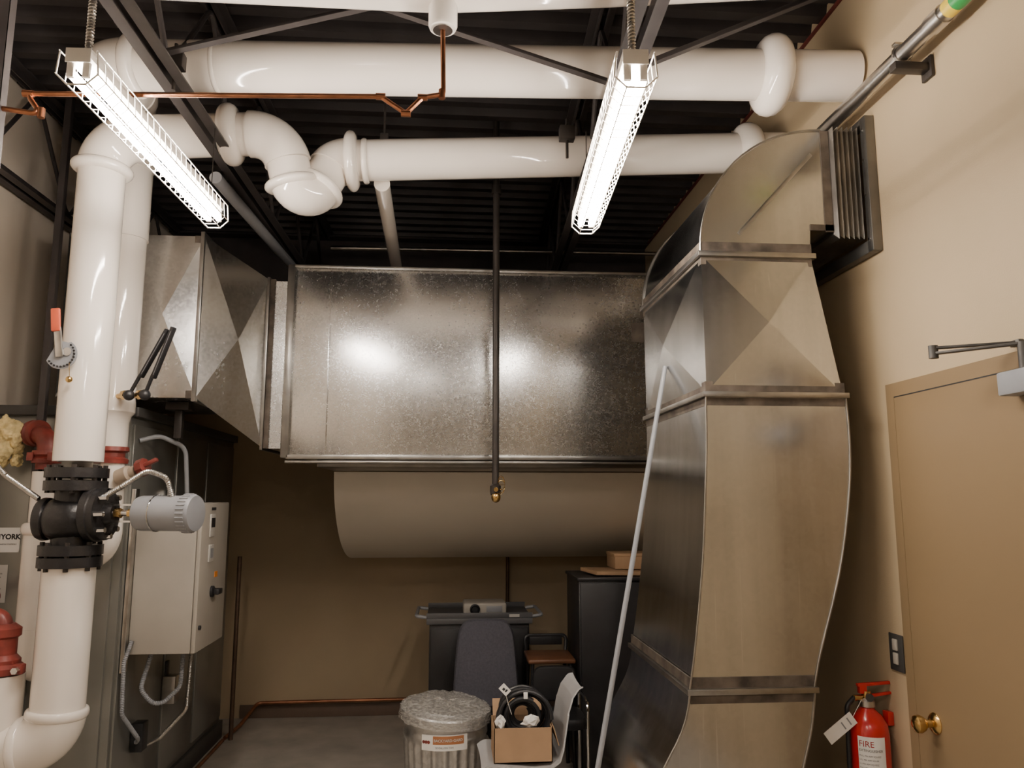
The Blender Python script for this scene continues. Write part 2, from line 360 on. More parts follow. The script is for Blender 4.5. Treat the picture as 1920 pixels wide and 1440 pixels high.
# ------------------------------------------------------------ right (vertical) duct
Y0,Y1=2.85,3.75
th=thing("vertical_duct","tall shiny galvanized duct with curved elbow turning into the wall","air duct",(1.1,3.3,0))
def interp(tab,z):
    for (a,za),(c,zc) in zip(tab,tab[1:]):
        if zc<=z<=za: 
            t=(za-z)/(za-zc); return a+(c-a)*t
    return tab[-1][0] if z<tab[-1][1] else tab[0][0]
def smooth_tab(tab,zs):
    v=[interp(tab,z) for z in zs]
    for _ in range(3): v=[v[0]]+[(v[i-1]+2*v[i]+v[i+1])/4 for i in range(1,len(v)-1)]+[v[-1]]
    return v
poly=[(.985,2.66)]
for i in range(0,19):
    a=PI-(PI/2)*i/18; poly.append((1.505+.52*math.cos(a),2.67+.52*math.sin(a)))
poly+=[(1.53,3.19),(1.53,2.765),(1.437,2.765),(1.432,2.66)]
part("duct_elbow",B().prism(poly,'y',Y0,Y1),M_GAL2,th,sharp=20)
part("elbow_seam",B().tube([(poly[i][0]-.003,Y0-.004,poly[i][1]+.003) for i in range(0,20)],.004,6),M_FLG,th)
part("elbow_seam",B().tube([(poly[i][0]-.003,Y1,poly[i][1]+.003) for i in range(0,20)],.006,6),M_FLG,th)
b=B().obox(((1.14+1.46)/2,Y0-.001,(2.74+3.09)/2),(.47,.005,.016),M.Rotation(-math.atan2(.35,.32),3,'Y'),.0015)
part("stiffener_crease",b,M_FLG,th)
part("joint_sealant",B().box(1.500,1.535,Y0-.004,Y0,2.76,3.19).box(1.437,1.535,Y0-.004,Y0,2.765,2.79),M_SEAL,th)
rr=[]
for i in range(25):
    x=1.535+.125*i/24; o=(0,.012,.024,.012)[i%4]
    rr.append([(x,Y0-o,2.75-o),(x,Y1+o,2.75-o),(x,Y1+o,3.19+o*.5),(x,Y0-o,3.19+o*.5)])
part("flexible_connector",B().rings(rr),M_GALP,th,sharp=10)
b=B().box(1.66,1.699,2.785,2.825,2.67,3.235,.002).box(1.66,1.699,3.76,3.85,2.67,3.235,.002).box(1.66,1.699,2.825,3.76,2.67,2.72,.002).box(1.66,1.699,2.825,3.76,3.21,3.235,.002)
part("wall_flange",b,mat("dark_zinc_angle",(.2,.195,.185),.42,.9,var=.15),th)
for z in(2.72,2.9,3.05,3.18): part("flange_bolt",B().cyl((1.66,2.805,z),(1.654,2.805,z),.006,n=6),M_CHROME,th)
zt,zb=2.65,2.105
p=lambda x,y,z:V((x,y,z))
b=B()
b.xquad([p(.985,Y0,zt),p(1.432,Y0,zt),p(1.53,Y0,zb),p(.986,Y0,zb)],.034,(0,-1,0))
b.xquad([p(.985,Y1,zt),p(.985,Y0,zt),p(.986,Y0,zb),p(.986,Y1,zb)],.035,(-1,0,0))
b.xquad([p(1.432,Y0,zt),p(1.432,Y1,zt),p(1.53,Y1,zb),p(1.53,Y0,zb)],.01,(1,0,0))
b.xquad([p(1.432,Y1,zt),p(.985,Y1,zt),p(.986,Y1,zb),p(1.53,Y1,zb)],.01,(0,1,0))
part("transition_section",b,M_GAL2,th,sharp=.5,weld=True)
LT=[(.986,2.09),(.983,1.9),(.972,1.75),(.955,1.5),(.93,1.3),(.905,1.12),(.886,1.02)]
RT=[(1.535,2.09),(1.542,1.95),(1.536,1.8),(1.51,1.62),(1.475,1.45),(1.42,1.27),(1.37,1.13),(1.345,1.02)]
zs=[2.09-(2.09-1.02)*i/24 for i in range(25)]
def sec(name,LT,RT,zs,m):
    l=smooth_tab(LT,zs); r=smooth_tab(RT,zs)
    b=B().rings([[(l[i],Y0,z),(r[i],Y0,z),(r[i],Y1,z),(l[i],Y1,z)] for i,z in enumerate(zs)])
    part(name,b,m,th,sharp=25)
    for xx,off in((l,-.004),(r,.004)):
        part("corner_seam",B().tube([(xx[i]+off,Y0-.003,z) for i,z in enumerate(zs)],.004,6),M_FLG,th)
sec("offset_section",LT,RT,zs,M_GAL2)
LT2=[(.885,1.0),(.88,.93),(.845,.85),(.775,.75),(.72,.62),(.70,.45),(.70,0)]
RT2=[(1.345,1.0),(1.335,.9),(1.30,.78),(1.265,.68),(1.245,.5),(1.24,.3),(1.24,0)]
sec("lower_section",LT2,RT2,[1.0-i/24 for i in range(25)],M_GAL2)
def ringxy(b,x0,x1,y0,y1,z0,z1,w,bev=.001):
    b.box(x0-w,x1+w,y0-w,y0+.002,z0,z1,bev).box(x0-w,x1+w,y1-.002,y1+w,z0,z1,bev).box(x0-w,x0+.002,y0,y1,z0,z1,bev).box(x1-.002,x1+w,y0,y1,z0,z1,bev)
for z,x0,x1 in((2.655,.985,1.432),(2.097,.986,1.533),(1.01,.886,1.345)):
    b=B(); ringxy(b,x0,x1,Y0,Y1,z-.010,z+.010,.016); part("flange",b,M_FLG,th)
    b=B(); ringxy(b,x0,x1,Y0,Y1,z-.042,z-.012,.0025,0); part("joint_sealant",b,M_SEAL,th)
    b=B(); ringxy(b,x0,x1,Y0,Y1,z+.012,z+.050,.0035,0); part("joint_sealant",b,M_SEAL,th)

# ------------------------------------------------------------ big horizontal duct
DY=4.45; DX0,DX1,DZ0,DZ1=-.91,1.5,1.94,3.045
th=thing("main_duct","huge rectangular galvanized duct with spangled steel face","air duct",(0,4.9,1.94))
part("duct_body",B().box(DX0,DX1,DY,5.2,DZ0,DZ1,.002),M_GAL,th)
b=B().box(DX0-.03,DX0+.01,DY-.02,5.22,DZ0-.01,DZ1+.01,.002).box(DX0,DX1,DY-.02,DY-.001,DZ1-.005,DZ1+.012,.002).box(DX0,DX1,DY-.02,DY-.001,DZ0-.018,DZ0+.006,.002).box(DX0,DX1,DY-.035,DY,DZ0-.04,DZ0-.028,.001)
part("flange",b,M_FLG,th)
part("seam",B().box(-.70,-.69,DY-.003,DY,DZ0,DZ1,.0005),M_GAL,th)
part("seam",B().box(.275,.283,DY-.003,DY,DZ0,DZ1,.0005),M_GAL,th)
part("dark_patch",B().box(1.09,1.20,DY-.002,DY,2.63,2.75),M_SEAL,th)  # small darker patch near the right end of the duct face
part("bottom_collar",B().box(-.74,DX1,DY+.02,5.12,DZ0-.06,DZ0,.002),M_GALD,th)
b=B(); pr=[]
for i in range(17):
    a=(PI/2)*i/16; pr.append((6.49-1.35*math.cos(a)**.9,1.875-.64*math.sin(a)**1.05))
pr+=[(6.49,1.235),(6.49,1.875)]
b.prism(pr,'x',-.74,1.6)
solo("curved_plenum",b,M_PAINT,"tan painted curved duct bottom below the large galvanized duct","air duct")

th=thing("branch_duct","galvanized duct with cross-broken panels on top of the air handler","air duct",(-1.6,4.4,2.21))
x0,x1,y0,y1,z0,z1=-1.99,-1.30,4.05,4.85,2.215,3.08
M_GAL3=galv("galvanized_branch",.58,.88,.17,.30,80,.5,tint=(.98,.985,.98),streak=.3,nlk=.6,spk=.2)
b=B(); xm=-1.66
b.xquad([p(x0,y0,z0),p(xm,y0,z0),p(xm,y0,z1),p(x0,y0,z1)],.03,(0,-1,0))
b.xquad([p(xm,y0,z0),p(x1,y0,z0),p(x1,y0,z1),p(xm,y0,z1)],.035,(0,-1,0))
b.box(x0,x1,y0+.003,y1,z0,z1)
part("straight_section",b,M_GAL3,th,sharp=.5)
cx0=-1.04; Q=[p(x1,y0,z0),p(x1,y0,z1),p(x1,y1,z1),p(x1,y1,z0)]; W=[p(cx0,DY-.03,1.985),p(cx0,DY-.03,2.955),p(cx0,5.1,2.955),p(cx0,5.1,1.985)]
b=B()
b.xquad([Q[0],W[0],W[1],Q[1]],.035,(.8,-.7,0)); b.xquad([Q[1],W[1],W[2],Q[2]],.02,(0,0,1)); b.xquad([Q[2],W[2],W[3],Q[3]],.02,(0,1,0)); b.xquad([Q[3],W[3],W[0],Q[0]],.02,(0,0,-1))
part("transition_section",b,M_GAL3,th,sharp=.5,weld=True)
def ringyz(b,x0,x1,y0,y1,z0,z1,w):
    b.box(x0,x1,y0-w,y0+.001,z0-w,z1+w,.001).box(x0,x1,y1,y1+w,z0-w,z1+w,.001).box(x0,x1,y0,y1,z0-w,z0+.001,.001).box(x0,x1,y0,y1,z1-.001,z1+w,.001)
b=B(); ringyz(b,-1.315,-1.295,4.05,4.85,2.215,3.08,.02); part("flange",b,M_FLG,th)
b=B(); ringyz(b,-1.05,-1.035,DY-.03,5.1,1.985,2.955,.014); part("flange",b,M_FLG,th)
b=B(); ringyz(b,-1.35,-1.317,4.05,4.85,2.215,3.08,.003); part("joint_sealant",b,M_SEAL,th)
b=B(); ringyz(b,-1.034,-1.005,DY-.03,5.1,1.985,2.955,.005); part("joint_sealant",b,M_SEAL,th)
part("narrow_collar",B().rings([[(x,DY-.025,1.98),(x,5.1,1.98),(x,5.1,2.95),(x,DY-.025,2.95)] for x in(-1.03,-.94)]),M_GAL,th,sharp=10)

# ------------------------------------------------------------ hanging black pipe
th=thing("hanging_sprinkler_drop","thin black steel pipe hanging down with caged brass sprinkler","sprinkler pipe",(.26,4.2,1.7))
part("pipe",B().cyl((.26,4.2,1.76),(.26,4.2,3.5),.019,n=16),M_BLKM,th)
part("coupling",B().lathe([(.02,0),(.028,.0),(.028,.05),(.02,.05)],(.26,4.2,3.43)),M_BLKM,th)
part("end_fitting",B().lathe([(.02,0),(.026,0),(.03,.02),(.03,.05),(.02,.06)],(.26,4.2,1.72)),M_BLKM,th)
part("sprinkler_head",B().sph((.262,4.19,1.71),(.026,.026,.03)).cyl((.26,4.19,1.75),(.26,4.15,1.75),.012,n=10),M_BRASS,th)
b=B()
for i in range(6):
    a=PI*i/6; b.tube([(.29+.02*math.cos(t),4.19+.02*math.sin(t)*math.cos(a),1.775+.05*math.sin(t)*math.sin(a)) for t in [PI*2*j/12 for j in range(12)]],.0015,5,closed=True)
part("wire_cage",b,M_BRASS,th)
part("upper_branch",B().cyl((.26,4.2,3.5),(.26,4.2,3.87),.019,n=14),M_BLKM,th)

# ------------------------------------------------------------ air handler
th=thing("air_handling_unit","large grey steel air handling unit on a dark base","air handler",(-2.0,4.9,0))
part("casing",B().box(-2.28,-1.62,4.08,6.0,.12,2.14,.006),M_AHU,th)
part("base_rail",B().box(-2.28,-1.60,4.06,6.02,0,.12,.004),M_AHUD,th)
for ya,yb in((4.1,4.72),(4.76,5.3),(5.34,5.96)): part("access_panel",B().box(-1.625,-1.605,ya,yb,.16,2.08,.004),M_AHU,th)
for xa,xb,za,zb2 in((-2.27,-2.02,1.05,2.06),(-1.98,-1.66,.16,2.06),(-2.27,-2.02,.16,1.02)):
    part("front_panel",B().box(xa,xb,4.062,4.085,za,zb2,.004),M_AHU,th)
part("top_rail",B().box(-2.285,-1.60,4.05,4.09,2.12,2.17,.004),M_AHUD,th)
part("top_rail",B().box(-1.625,-1.59,4.09,6.0,2.12,2.17,.004),M_AHUD,th)
for z in(.7,1.5): part("latch",B().box(-1.60,-1.585,4.74,4.78,z,z+.08,.003),M_BLKP,th)
lb=part("maker_label",B().box(-2.225,-2.10,4.058,4.061,1.44,1.56),M_PAPER,th)
text("YORK",.034,(-2.190,4.057,1.504),RF,M_INK,lb,off=.0014)
part("label_mark",B().prism([(-2.220,1.504),(-2.194,1.504),(-2.194,1.528),(-2.220,1.528)],'y',4.0565,4.058),M_INK,lb)
part("label_mark",B().prism([(-2.215,1.509),(-2.207,1.515),(-2.199,1.509),(-2.199,1.513),(-2.207,1.521),(-2.215,1.513)],'y',4.0560,4.0565),M_PAPER,lb)
text("BY JOHNSON CONTROLS",.0088,(-2.217,4.057,1.476),RF,M_INK,lb)
lb2=part("warning_label",B().box(-2.235,-2.145,4.058,4.061,1.20,1.38),M_PAPERD,th)
part("label_heading",B().box(-2.228,-2.19,4.0565,4.058,1.355,1.372),M_YEL,lb2)
for i in range(7): text("SERVICE ACCESS ONLY"[:13-(i%4)],.009,(-2.230,4.0565,1.335-.018*i),RF,M_INK,lb2)
part("side_label",B().box(-1.604,-1.602,4.12,4.20,1.0,1.22),M_PAPERD,th)

th=thing("control_cabinet","beige grey electrical control box with rotary disconnect handle","control box",(-1.4,4.38,.93))
part("enclosure",B().box(-1.58,-1.28,4.14,4.62,.93,1.68,.005),M_PANEL,th)
dr=part("door",B().box(-1.278,-1.255,4.14,4.62,.93,1.68,.006),M_PANEL,th)
part("rotary_handle",B().lathe([(.03,0),(.03,.012),(.018,.02),(.018,.035)],(-1.255,4.36,1.21),(1,0,0)).box(-1.235,-1.205,4.33,4.40,1.195,1.225,.006),M_BLKP,dr,"black rotary handle")
part("keypad",B().box(-1.256,-1.249,4.27,4.35,1.5,1.62,.002),M_PAPERD,dr)
part("display_window",B().box(-1.249,-1.247,4.28,4.34,1.55,1.60),M_BLKP,dr,"dark display window")
part("keypad",B().box(-1.256,-1.249,4.27,4.35,1.37,1.46,.002),M_PAPERD,dr)
part("display_window",B().box(-1.249,-1.247,4.285,4.335,1.39,1.44),M_GREY,dr)
part("label_tag",B().box(-1.256,-1.252,4.29,4.36,1.64,1.655),M_INK,dr)
part("label_tag",B().box(-1.256,-1.252,4.4,4.45,1.28,1.31),M_ORINK,dr,"orange warning sticker")
part("lock",B().lathe([(.012,0),(.012,.01),(.006,.012)],(-1.255,4.18,1.05),(1,0,0)),M_BLKP,dr)
for z in(1.05,1.5): part("hinge",B().cyl((-1.27,4.625,z),(-1.27,4.625,z+.07),.008,n=10),M_PANEL,th)
for y in(4.1,4.6): part("mounting_strut",B().box(-1.60,-1.58,y,y+.05,.85,1.75,.002),M_COND,th)

def flex(name,pts,r,label,m=M_COND,R=.06):
    q=fil(pts,R,6); o=[]
    for a,c in zip(q,q[1:]):
        n=max(1,int((c-a).length/.004)); o+=[a.lerp(c,i/n) for i in range(n)]
    o.append(q[-1]); K=len(o)
    solo(name,B().tube(o,lambda t:r*(1+.12*math.cos(PI*round(t*(K-1)))),10),m,label,"conduit",group="flexible conduits")
flex("flexible_conduit",[(-1.50,4.25,.93),(-1.53,4.2,.75),(-1.45,4.22,.65),(-1.36,4.28,.74),(-1.36,4.3,.93)],.011,"grey flexible conduit loop under the control box",M_GREY)
flex("flexible_conduit",[(-1.56,4.13,1.0),(-1.58,4.10,.9),(-1.58,4.12,.65),(-1.54,4.25,.5),(-1.59,4.34,.45)],.010,"grey flexible conduit hanging beside the air handler",M_GREY)
flex("flexible_conduit",[(-1.35,4.4,.93),(-1.36,4.4,.6),(-1.5,4.45,.45),(-1.59,4.5,.4)],.010,"grey flexible conduit dropping below the control box",M_COND)
solo("conduit_pipe",B().tube([(-1.60,4.15,2.0),(-1.52,4.2,2.03),(-1.43,4.35,1.98),(-1.42,4.4,1.68)],.012,12,R=.08),M_GREY,"bent steel conduit entering the top of the control box","conduit")
solo("junction_box",B().box(-1.60,-1.54,4.30,4.38,.42,.56,.004),M_BLKP,"small dark electrical junction box on the air handler","junction box")
solo("junction_box",B().box(-1.60,-1.53,4.72,4.80,.55,.70,.004),M_COND,"small metal junction box on the air handler","junction box")
solo("duct_support_bracket",B().box(-1.50,-1.38,4.2,4.3,2.17,2.212,.003).box(-1.46,-1.42,4.23,4.27,2.02,2.18,.004),M_BLKM,"dark steel bracket under the galvanized duct","bracket")
solo("copper_pipe",B().tube([(-1.56,5.95,.014),(-1.52,6.2,.03),(-1.45,6.43,.13),(1.5,6.43,.14)],.014,10,R=.05),M_COPF,"thin copper pipe along the foot of the back wall","copper pipe")
solo("copper_pipe",B().cyl((-1.52,5.95,0.0),(-1.52,5.95,1.28),.016,n=12),M_COPD,"vertical dull copper pipe beside the air handler","copper pipe")
solo("copper_pipe",B().cyl((.50,6.44,.15),(.50,6.44,1.235),.014,n=12),M_COPD,"thin vertical copper pipe on the back wall","copper pipe")
solo("copper_pipe",B().tube([(-1.56,4.1,.013),(-1.56,5.9,.013)],.012,10),M_COPF,"thin copper drain pipe along the floor beside the air handler","copper pipe")

# ------------------------------------------------------------ control valve
th=thing("control_valve","black iron flanged control valve with grey actuator","valve",(-1.6,3.5,1.42))
c=V((-1.6,3.5,0))
part("body",B().sph((-1.61,3.5,1.615),(.13,.115,.105)).cyl((-1.6,3.5,1.47),(-1.6,3.5,1.78),.08).lathe([(.06,-.03),(.09,0),(.092,.02),(.085,.035),(.05,.045)],(-1.70,3.5,1.615),(-1,0,0)),M_BLK,th)
for z in(1.735,1.79,1.415,1.465): part("pipe_flange",B().lathe([(.09,0),(.125,0),(.125,.042),(.09,.042)],(-1.6,3.5,z),n=32),M_BLK,th)
for i in range(8):
    a=2*PI*i/8+.3
    for za,zb in((1.725,1.845),(1.40,1.52)):
        q=c+V((.108*math.cos(a),.108*math.sin(a),0)); part("flange_bolt",B().cyl(q+V((0,0,za)),q+V((0,0,zb)),.011,n=6),M_BLKM,th)
part("bonnet",B().lathe([(.07,0),(.118,.0),(.118,.03),(.112,.034),(.112,.06),(.05,.065),(.04,.10)],(-1.515,3.48,1.635),(1,-.12,.03)),M_BLK,th)
for i in range(8):
    a=2*PI*i/8
    q=V((-1.47,3.475,1.637)); part("bonnet_bolt",B().cyl(q+V((0,.095*math.cos(a),.095*math.sin(a))),q+V((.045,-.006+.095*math.cos(a),.001+.095*math.sin(a))),.012,n=6),M_CHROME,th)
ax=V((1,-.22,.0)).normalized(); s0=V((-1.42,3.46,1.64))
b=B().cyl(s0,s0+ax*.13,.012,n=12)
for dz in(.035,-.035): b.obox(s0+ax*.07+V((0,0,dz)),(.16,.02,.008),M.Rotation(-.22,3,'Z'))
part("yoke",b,M_CHROME,th)
part("stem_nut",B().cyl(s0+ax*.01,s0+ax*.035,.022,n=6),M_BRASS,th)
part("stem_nut",B().cyl(s0+ax*.07,s0+ax*.085,.018,n=6),M_BRASS,th)
part("actuator",B().lathe([(.05,0),(.070,.005),(.074,.02),(.074,.21),(.079,.212),(.079,.25),(.074,.262),(.04,.266)],s0+ax*.115,ax,32),M_GREY,th)
b=B()
for i in range(28):
    a=2*PI*i/28; F=fr(ax); q=s0+ax*.345+F@V((.0795*math.cos(a),.0795*math.sin(a),0)); b.cyl(q-ax*.018,q+ax*.018,.0035,n=6)
part("knurled_cap",b,M_GREY,th)
part("hose_clip",B().torus(s0+ax*.2,ax,.076,.003),M_CHROME,th)
flex("flexible_conduit",[(-2.1,3.62,1.95),(-1.92,3.55,1.80),(-1.74,3.48,1.70)],.011,"armored flexible conduit running to the black valve")
flex("flexible_conduit",[(-1.47,3.44,1.70),(-1.38,3.42,1.75),(-1.27,3.40,1.82),(-1.18,3.38,1.79),(-1.15,3.38,1.70)],.011,"armored flexible conduit looping into the grey actuator")
th=thing("insulated_pipe","white jacketed pipe below the black valve turning at an elbow","pipe",(-1.6,3.5,0))
run(th,[(-1.6,3.5,1.415),(-1.6,3.5,.70),(-2.295,3.5,.67)],.104,.13,er=.008,bh=.012,bw=.02)
part("floor_stand",B().cyl((-1.85,3.5,.01),(-1.85,3.5,.60),.03).box(-1.93,-1.77,3.42,3.58,0,.012,.002),M_BLKM,th,"black steel floor stand")

th=thing("butterfly_valve_handle","grey notched valve plate with red lever grip on white pipe","valve handle",(-1.62,3.37,2.25))
part("stem",B().cyl((-1.62,3.41,2.32),(-1.62,3.36,2.32),.018,n=16),M_CHROME,th)
pl=[(-1.645+.065*math.cos(a),2.31+.065*math.sin(a)) for a in [PI*1.15+PI*1.15*i/16 for i in range(17)]]+[(-1.62,2.36),(-1.66,2.37)]
part("notched_plate",B().prism(pl,'y',3.366,3.371),M_GREY,th)
for i in range(14):
    a=PI*1.2+PI*1.05*i/13; q=V((-1.645+.055*math.cos(a),3.364,2.31+.055*math.sin(a))); part("notch_hole",B().cyl(q,q+V((0,-.004,0)),.0045,n=8),M_BLKP,th)
part("lever",B().obox((-1.655,3.355,2.36),(.03,.01,.13),M.Rotation(-.15,3,'Y'),.003),M_COND,th)
part("grip",B().obox((-1.672,3.352,2.455),(.036,.018,.10),M.Rotation(-.1,3,'Y'),.005),M_ORG,th)
part("pendant",B().cyl((-1.605,3.358,2.27),(-1.600,3.358,2.215),.0015,n=6).sph((-1.6,3.358,2.20),.014),M_BRASS,th,"brass ball pendant")
for i,(x,y,dx) in enumerate([(-1.505,3.74,.175),(-1.425,3.72,.125)]):
    th=thing("thermometer_gauge","slim black stem thermometer slanting up from brass tap","thermometer",(x,y,2.17),"stem thermometers")
    part("brass_tap",B().cyl((x-.1,y+.1,2.19),(x,y,2.19),.013,n=12),M_BRASS,th)
    part("tap_nut",B().cyl((x-.04,y+.04,2.19),(x-.015,y+.015,2.19),.024,n=6),M_BRASS,th)
    a0=V((x,y,2.185)); a1=V((x+dx,y-.06,2.50)); rot=(a1-a0).to_track_quat('Z','Y').to_matrix()
    part("joint_knob",B().sph(a0,.026),M_BLKP,th)
    part("stem",B().cyl(a0,a0.lerp(a1,.3),.009,n=10),M_BLKP,th)
    part("scale_case",B().obox(a0.lerp(a1,.62)+V((.008,0,0)),(.026,.02,.26),rot,.005),M_BLKP,th)
    part("scale_strip",B().obox(a0.lerp(a1,.62)+V((.006,-.0115,-.004)),(.004,.002,.22),rot),M_GREY,th)

th=thing("coil_pipe","white jacketed coil pipe with red grooved couplings at air handler","pipe",(-1.95,3.9,.6))
part("upper_section",B().cyl((-1.93,3.9,1.58),(-1.93,3.9,1.83),.056),M_PVC,th)
part("bell_collar",B().bead((-1.935,3.9,1.56),(0,0,1),.060,.03,.018),M_PVC,th)
part("lower_section",B().cyl((-1.94,3.9,1.0),(-1.94,3.9,1.55),.06),M_PVC,th)
part("lower_tee",B().tube([(-1.94,3.9,1.1),(-1.94,3.9,.95),(-1.94,4.0,.9),(-1.94,4.08,.9)],.062,24,R=.08),M_PVC,th)
part("grooved_elbow",B().tube([(-1.93,3.9,1.84),(-1.93,3.9,2.0),(-2.05,3.98,2.02),(-2.1,4.06,2.02)],.046,20,R=.07),M_RED,th,"red iron elbow")
for q,a in (((-1.93,3.9,1.9),(0,0,1)),((-2.02,3.96,2.02),(-1,.5,0))):
    part("grooved_coupling",B().lathe([(.045,-.03),(.063,-.03),(.066,-.01),(.055,0),(.066,.01),(.063,.03),(.045,.03)],q,a),M_RED,th,"red grooved coupling")
part("coupling_bolt",B().box(-1.995,-1.965,3.84,3.88,1.88,1.92,.003),M_RED,th)
part("coupling_bolt",B().box(-1.895,-1.86,3.83,3.87,1.88,1.92,.003),M_RED,th)
rx=-1.835
th=thing("riser_pipe","white jacketed riser with rust red grooved coupling","pipe",(rx,3.5,.66))
part("riser",B().cyl((rx,3.5,.68),(rx,3.5,.98),.088),M_PVC,th)
part("grooved_coupling",B().lathe([(.06,0),(.082,0),(.084,.025),(.066,.04),(.066,.055),(.048,.075),(.048,.14),(.06,.15),(.06,.18),(.035,.20)],(rx,3.5,.985)),M_RED,th,"rust red grooved coupling")
part("coupling_ear",B().box(rx+.07,rx+.112,3.43,3.47,.99,1.03,.006),M_RED,th)
part("bolt",B().cyl((rx+.095,3.43,1.01),(rx+.095,3.405,1.01),.014,n=6),M_CHROME,th)
part("branch",B().tube([(rx,3.5,1.15),(rx-.02,3.5,1.21),(rx-.25,3.55,1.23),(-2.2,3.9,1.23),(-2.2,4.08,1.23)],.035,16,R=.08),M_RED,th)
th=thing("drain_strainer","small beige and red strainer valve on the coil pipe","valve",(-1.5,3.8,1.78))
part("body",B().lathe([(.02,0),(.038,.0),(.04,.06),(.028,.07),(.028,.1)],(-1.56,3.83,1.80),(1,-.3,.35)),mat("beige_plastic",(.4,.32,.24),.5),th)
part("union_nut",B().lathe([(.03,0),(.042,.005),(.042,.04),(.03,.045)],(-1.46,3.80,1.84),(1,-.3,.35),8),M_RED,th,"red union nut")
part("handle",B().obox((-1.40,3.78,1.87),(.07,.03,.02),M.Rotation(-.5,3,'Y'),.006),M_RED,th)
b=B()
for i in range(16):
    b.sph((-2.13+random.uniform(-.04,.04),3.93+random.uniform(-.03,.03),1.97+random.uniform(-.10,.09)),(random.uniform(.02,.045),.035,random.uniform(.03,.055)),u=14,v=10)
o=solo("insulation_scrap",b,M_INS,"torn yellow fiberglass insulation scrap on the red elbow","insulation",sharp=80)
tx=bpy.data.textures.new("clump",'CLOUDS'); tx.noise_scale=.025
md=o.modifiers.new("sub",'SUBSURF'); md.levels=2; md.render_levels=2
md=o.modifiers.new("rough",'DISPLACE'); md.texture=tx; md.strength=.03

# ------------------------------------------------------------ right wall
th=thing("wall_conduit","galvanized conduit with green and yellow bands clamped along the wall","conduit",(1.6,.5,3.2))
part("pipe",B().cyl((1.6,-3.1,3.27),(1.6,4.6,3.27),.029,n=24),M_COND,th)
part("band",B().cyl((1.6,1.98,3.27),(1.6,2.02,3.27),.0305,n=24),M_YEL,th,"yellow tape band")
part("band",B().cyl((1.6,2.12,3.27),(1.6,2.16,3.27),.0305,n=24),M_YEL,th,"yellow tape band")
part("band",B().cyl((1.6,2.02,3.27),(1.6,2.12,3.27),.0305,n=24),M_GRN,th,"green tape band")
part("coupling",B().cyl((1.6,2.18,3.27),(1.6,2.25,3.27),.034,n=24),M_COND,th)
part("clamp",B().torus((1.6,2.42,3.27),(0,1,0),.033,.006,24,6).box(1.57,1.63,2.408,2.432,3.303,3.312,.002),M_COND,th)
part("strut_bracket",B().box(1.56,1.698,2.40,2.44,3.205,3.235,.003),M_BLKM,th)
part("wall_plate",B().box(1.685,1.698,2.39,2.45,3.18,3.26,.003),M_BLKM,th)

b=B().box(1.6835,1.70,2.765,2.815,0,2.135).box(1.6835,1.70,1.75,2.765,2.084,2.135).box(1.6835,1.70,1.75,1.80,0,2.085)
struct("trim_2",b,M_DOOR)
door=struct("door_1",B().box(1.684,1.699,1.803,2.764,.01,2.08),M_DOOR)
part("door_gap",B().box(1.6830,1.684,1.80,2.763,2.0795,2.0835),M_INK,door)
part("knob",B().lathe([(.036,0),(.036,.004),(.028,.012),(.013,.016),(.013,.035),(.024,.045),(.030,.058),(.028,.072),(.015,.080),(.002,.081)],(1.685,2.66,.935),(-1,0,0)),M_BRASS,door,"polished brass knob")
th=thing("door_closer","grey door closer with dark bronze double arm","door closer",(1.64,2.0,2.0))
part("body",B().box(1.62,1.683,1.83,2.13,2.0,2.07,.006),M_GREY,th)
part("spindle",B().cyl((1.65,2.05,2.07),(1.65,2.05,2.15),.014,n=12),M_AHUD,th)
part("arm",B().obox(((1.50+1.65)/2,(2.22+2.05)/2,2.145),(.25,.022,.008),M.Rotation(math.atan2(-.17,.15),3,'Z'),.002),M_AHUD,th)
part("arm_pivot",B().cyl((1.495,2.225,2.13),(1.495,2.225,2.17),.014,n=12),M_AHUD,th)
part("arm",B().obox(((1.50+1.69)/2,(2.22+2.12)/2,2.162),(.23,.02,.008),M.Rotation(math.atan2(-.10,.19),3,'Z'),.002),M_AHUD,th)
part("frame_bracket",B().box(1.68,1.698,2.10,2.14,2.15,2.17,.003),M_AHUD,th)

th=thing("light_switch","dark double switch plate with pale rocker switches","light switch",(1.69,2.89,1.07))
part("cover_plate",B().box(1.692,1.699,2.84,2.93,1.06,1.195,.003),M_AHUD,th)
for z in(1.085,1.135): part("rocker",B().box(1.686,1.693,2.87,2.90,z,z+.042,.003),M_PANEL,th)

th=thing("fire_extinguisher","red fire extinguisher with white label hung on the wall","fire extinguisher",(1.6,2.96,.41))
dz=-.035; ec=V((1.605,2.96,dz))
part("cylinder",B().lathe([(.05,.45),(.07,.455),(.074,.48),(.074,.86),(.068,.895),(.05,.925),(.028,.945),(.022,.955)],ec),M_REDB,th)
part("collar",B().lathe([(.024,.95),(.03,.955),(.03,.975),(.02,.985)],ec),M_COND,th)
part("valve",B().cyl(ec+V((0,0,.975)),ec+V((0,0,1.01)),.017,n=16).cyl(ec+V((0,0,.985)),ec+V((-.05,0,.985)),.011,n=12),M_BRASS,th)
part("pressure_gauge",B().cyl(ec+V((0,-.018,.99)),ec+V((0,-.030,.99)),.014,n=20),M_AHUD,th)
part("lever",B().obox(ec+V((.03,0,1.035)),(.13,.02,.012),M.Rotation(-.06,3,'Y'),.003).box(ec.x-.03,ec.x+.0,ec.y-.011,ec.y+.011,1.0+dz,1.035+dz,.003),M_REDB,th)
part("carry_handle",B().obox(ec+V((.045,0,.995)),(.11,.02,.01),M.Rotation(-.12,3,'Y'),.003),M_REDB,th)
part("hose",B().tube([ec+V((-.05,0,.985)),ec+V((-.085,-.01,.96)),ec+V((-.088,-.01,.75)),ec+V((-.085,-.01,.6))],.009,12,R=.03),M_BLKP,th)
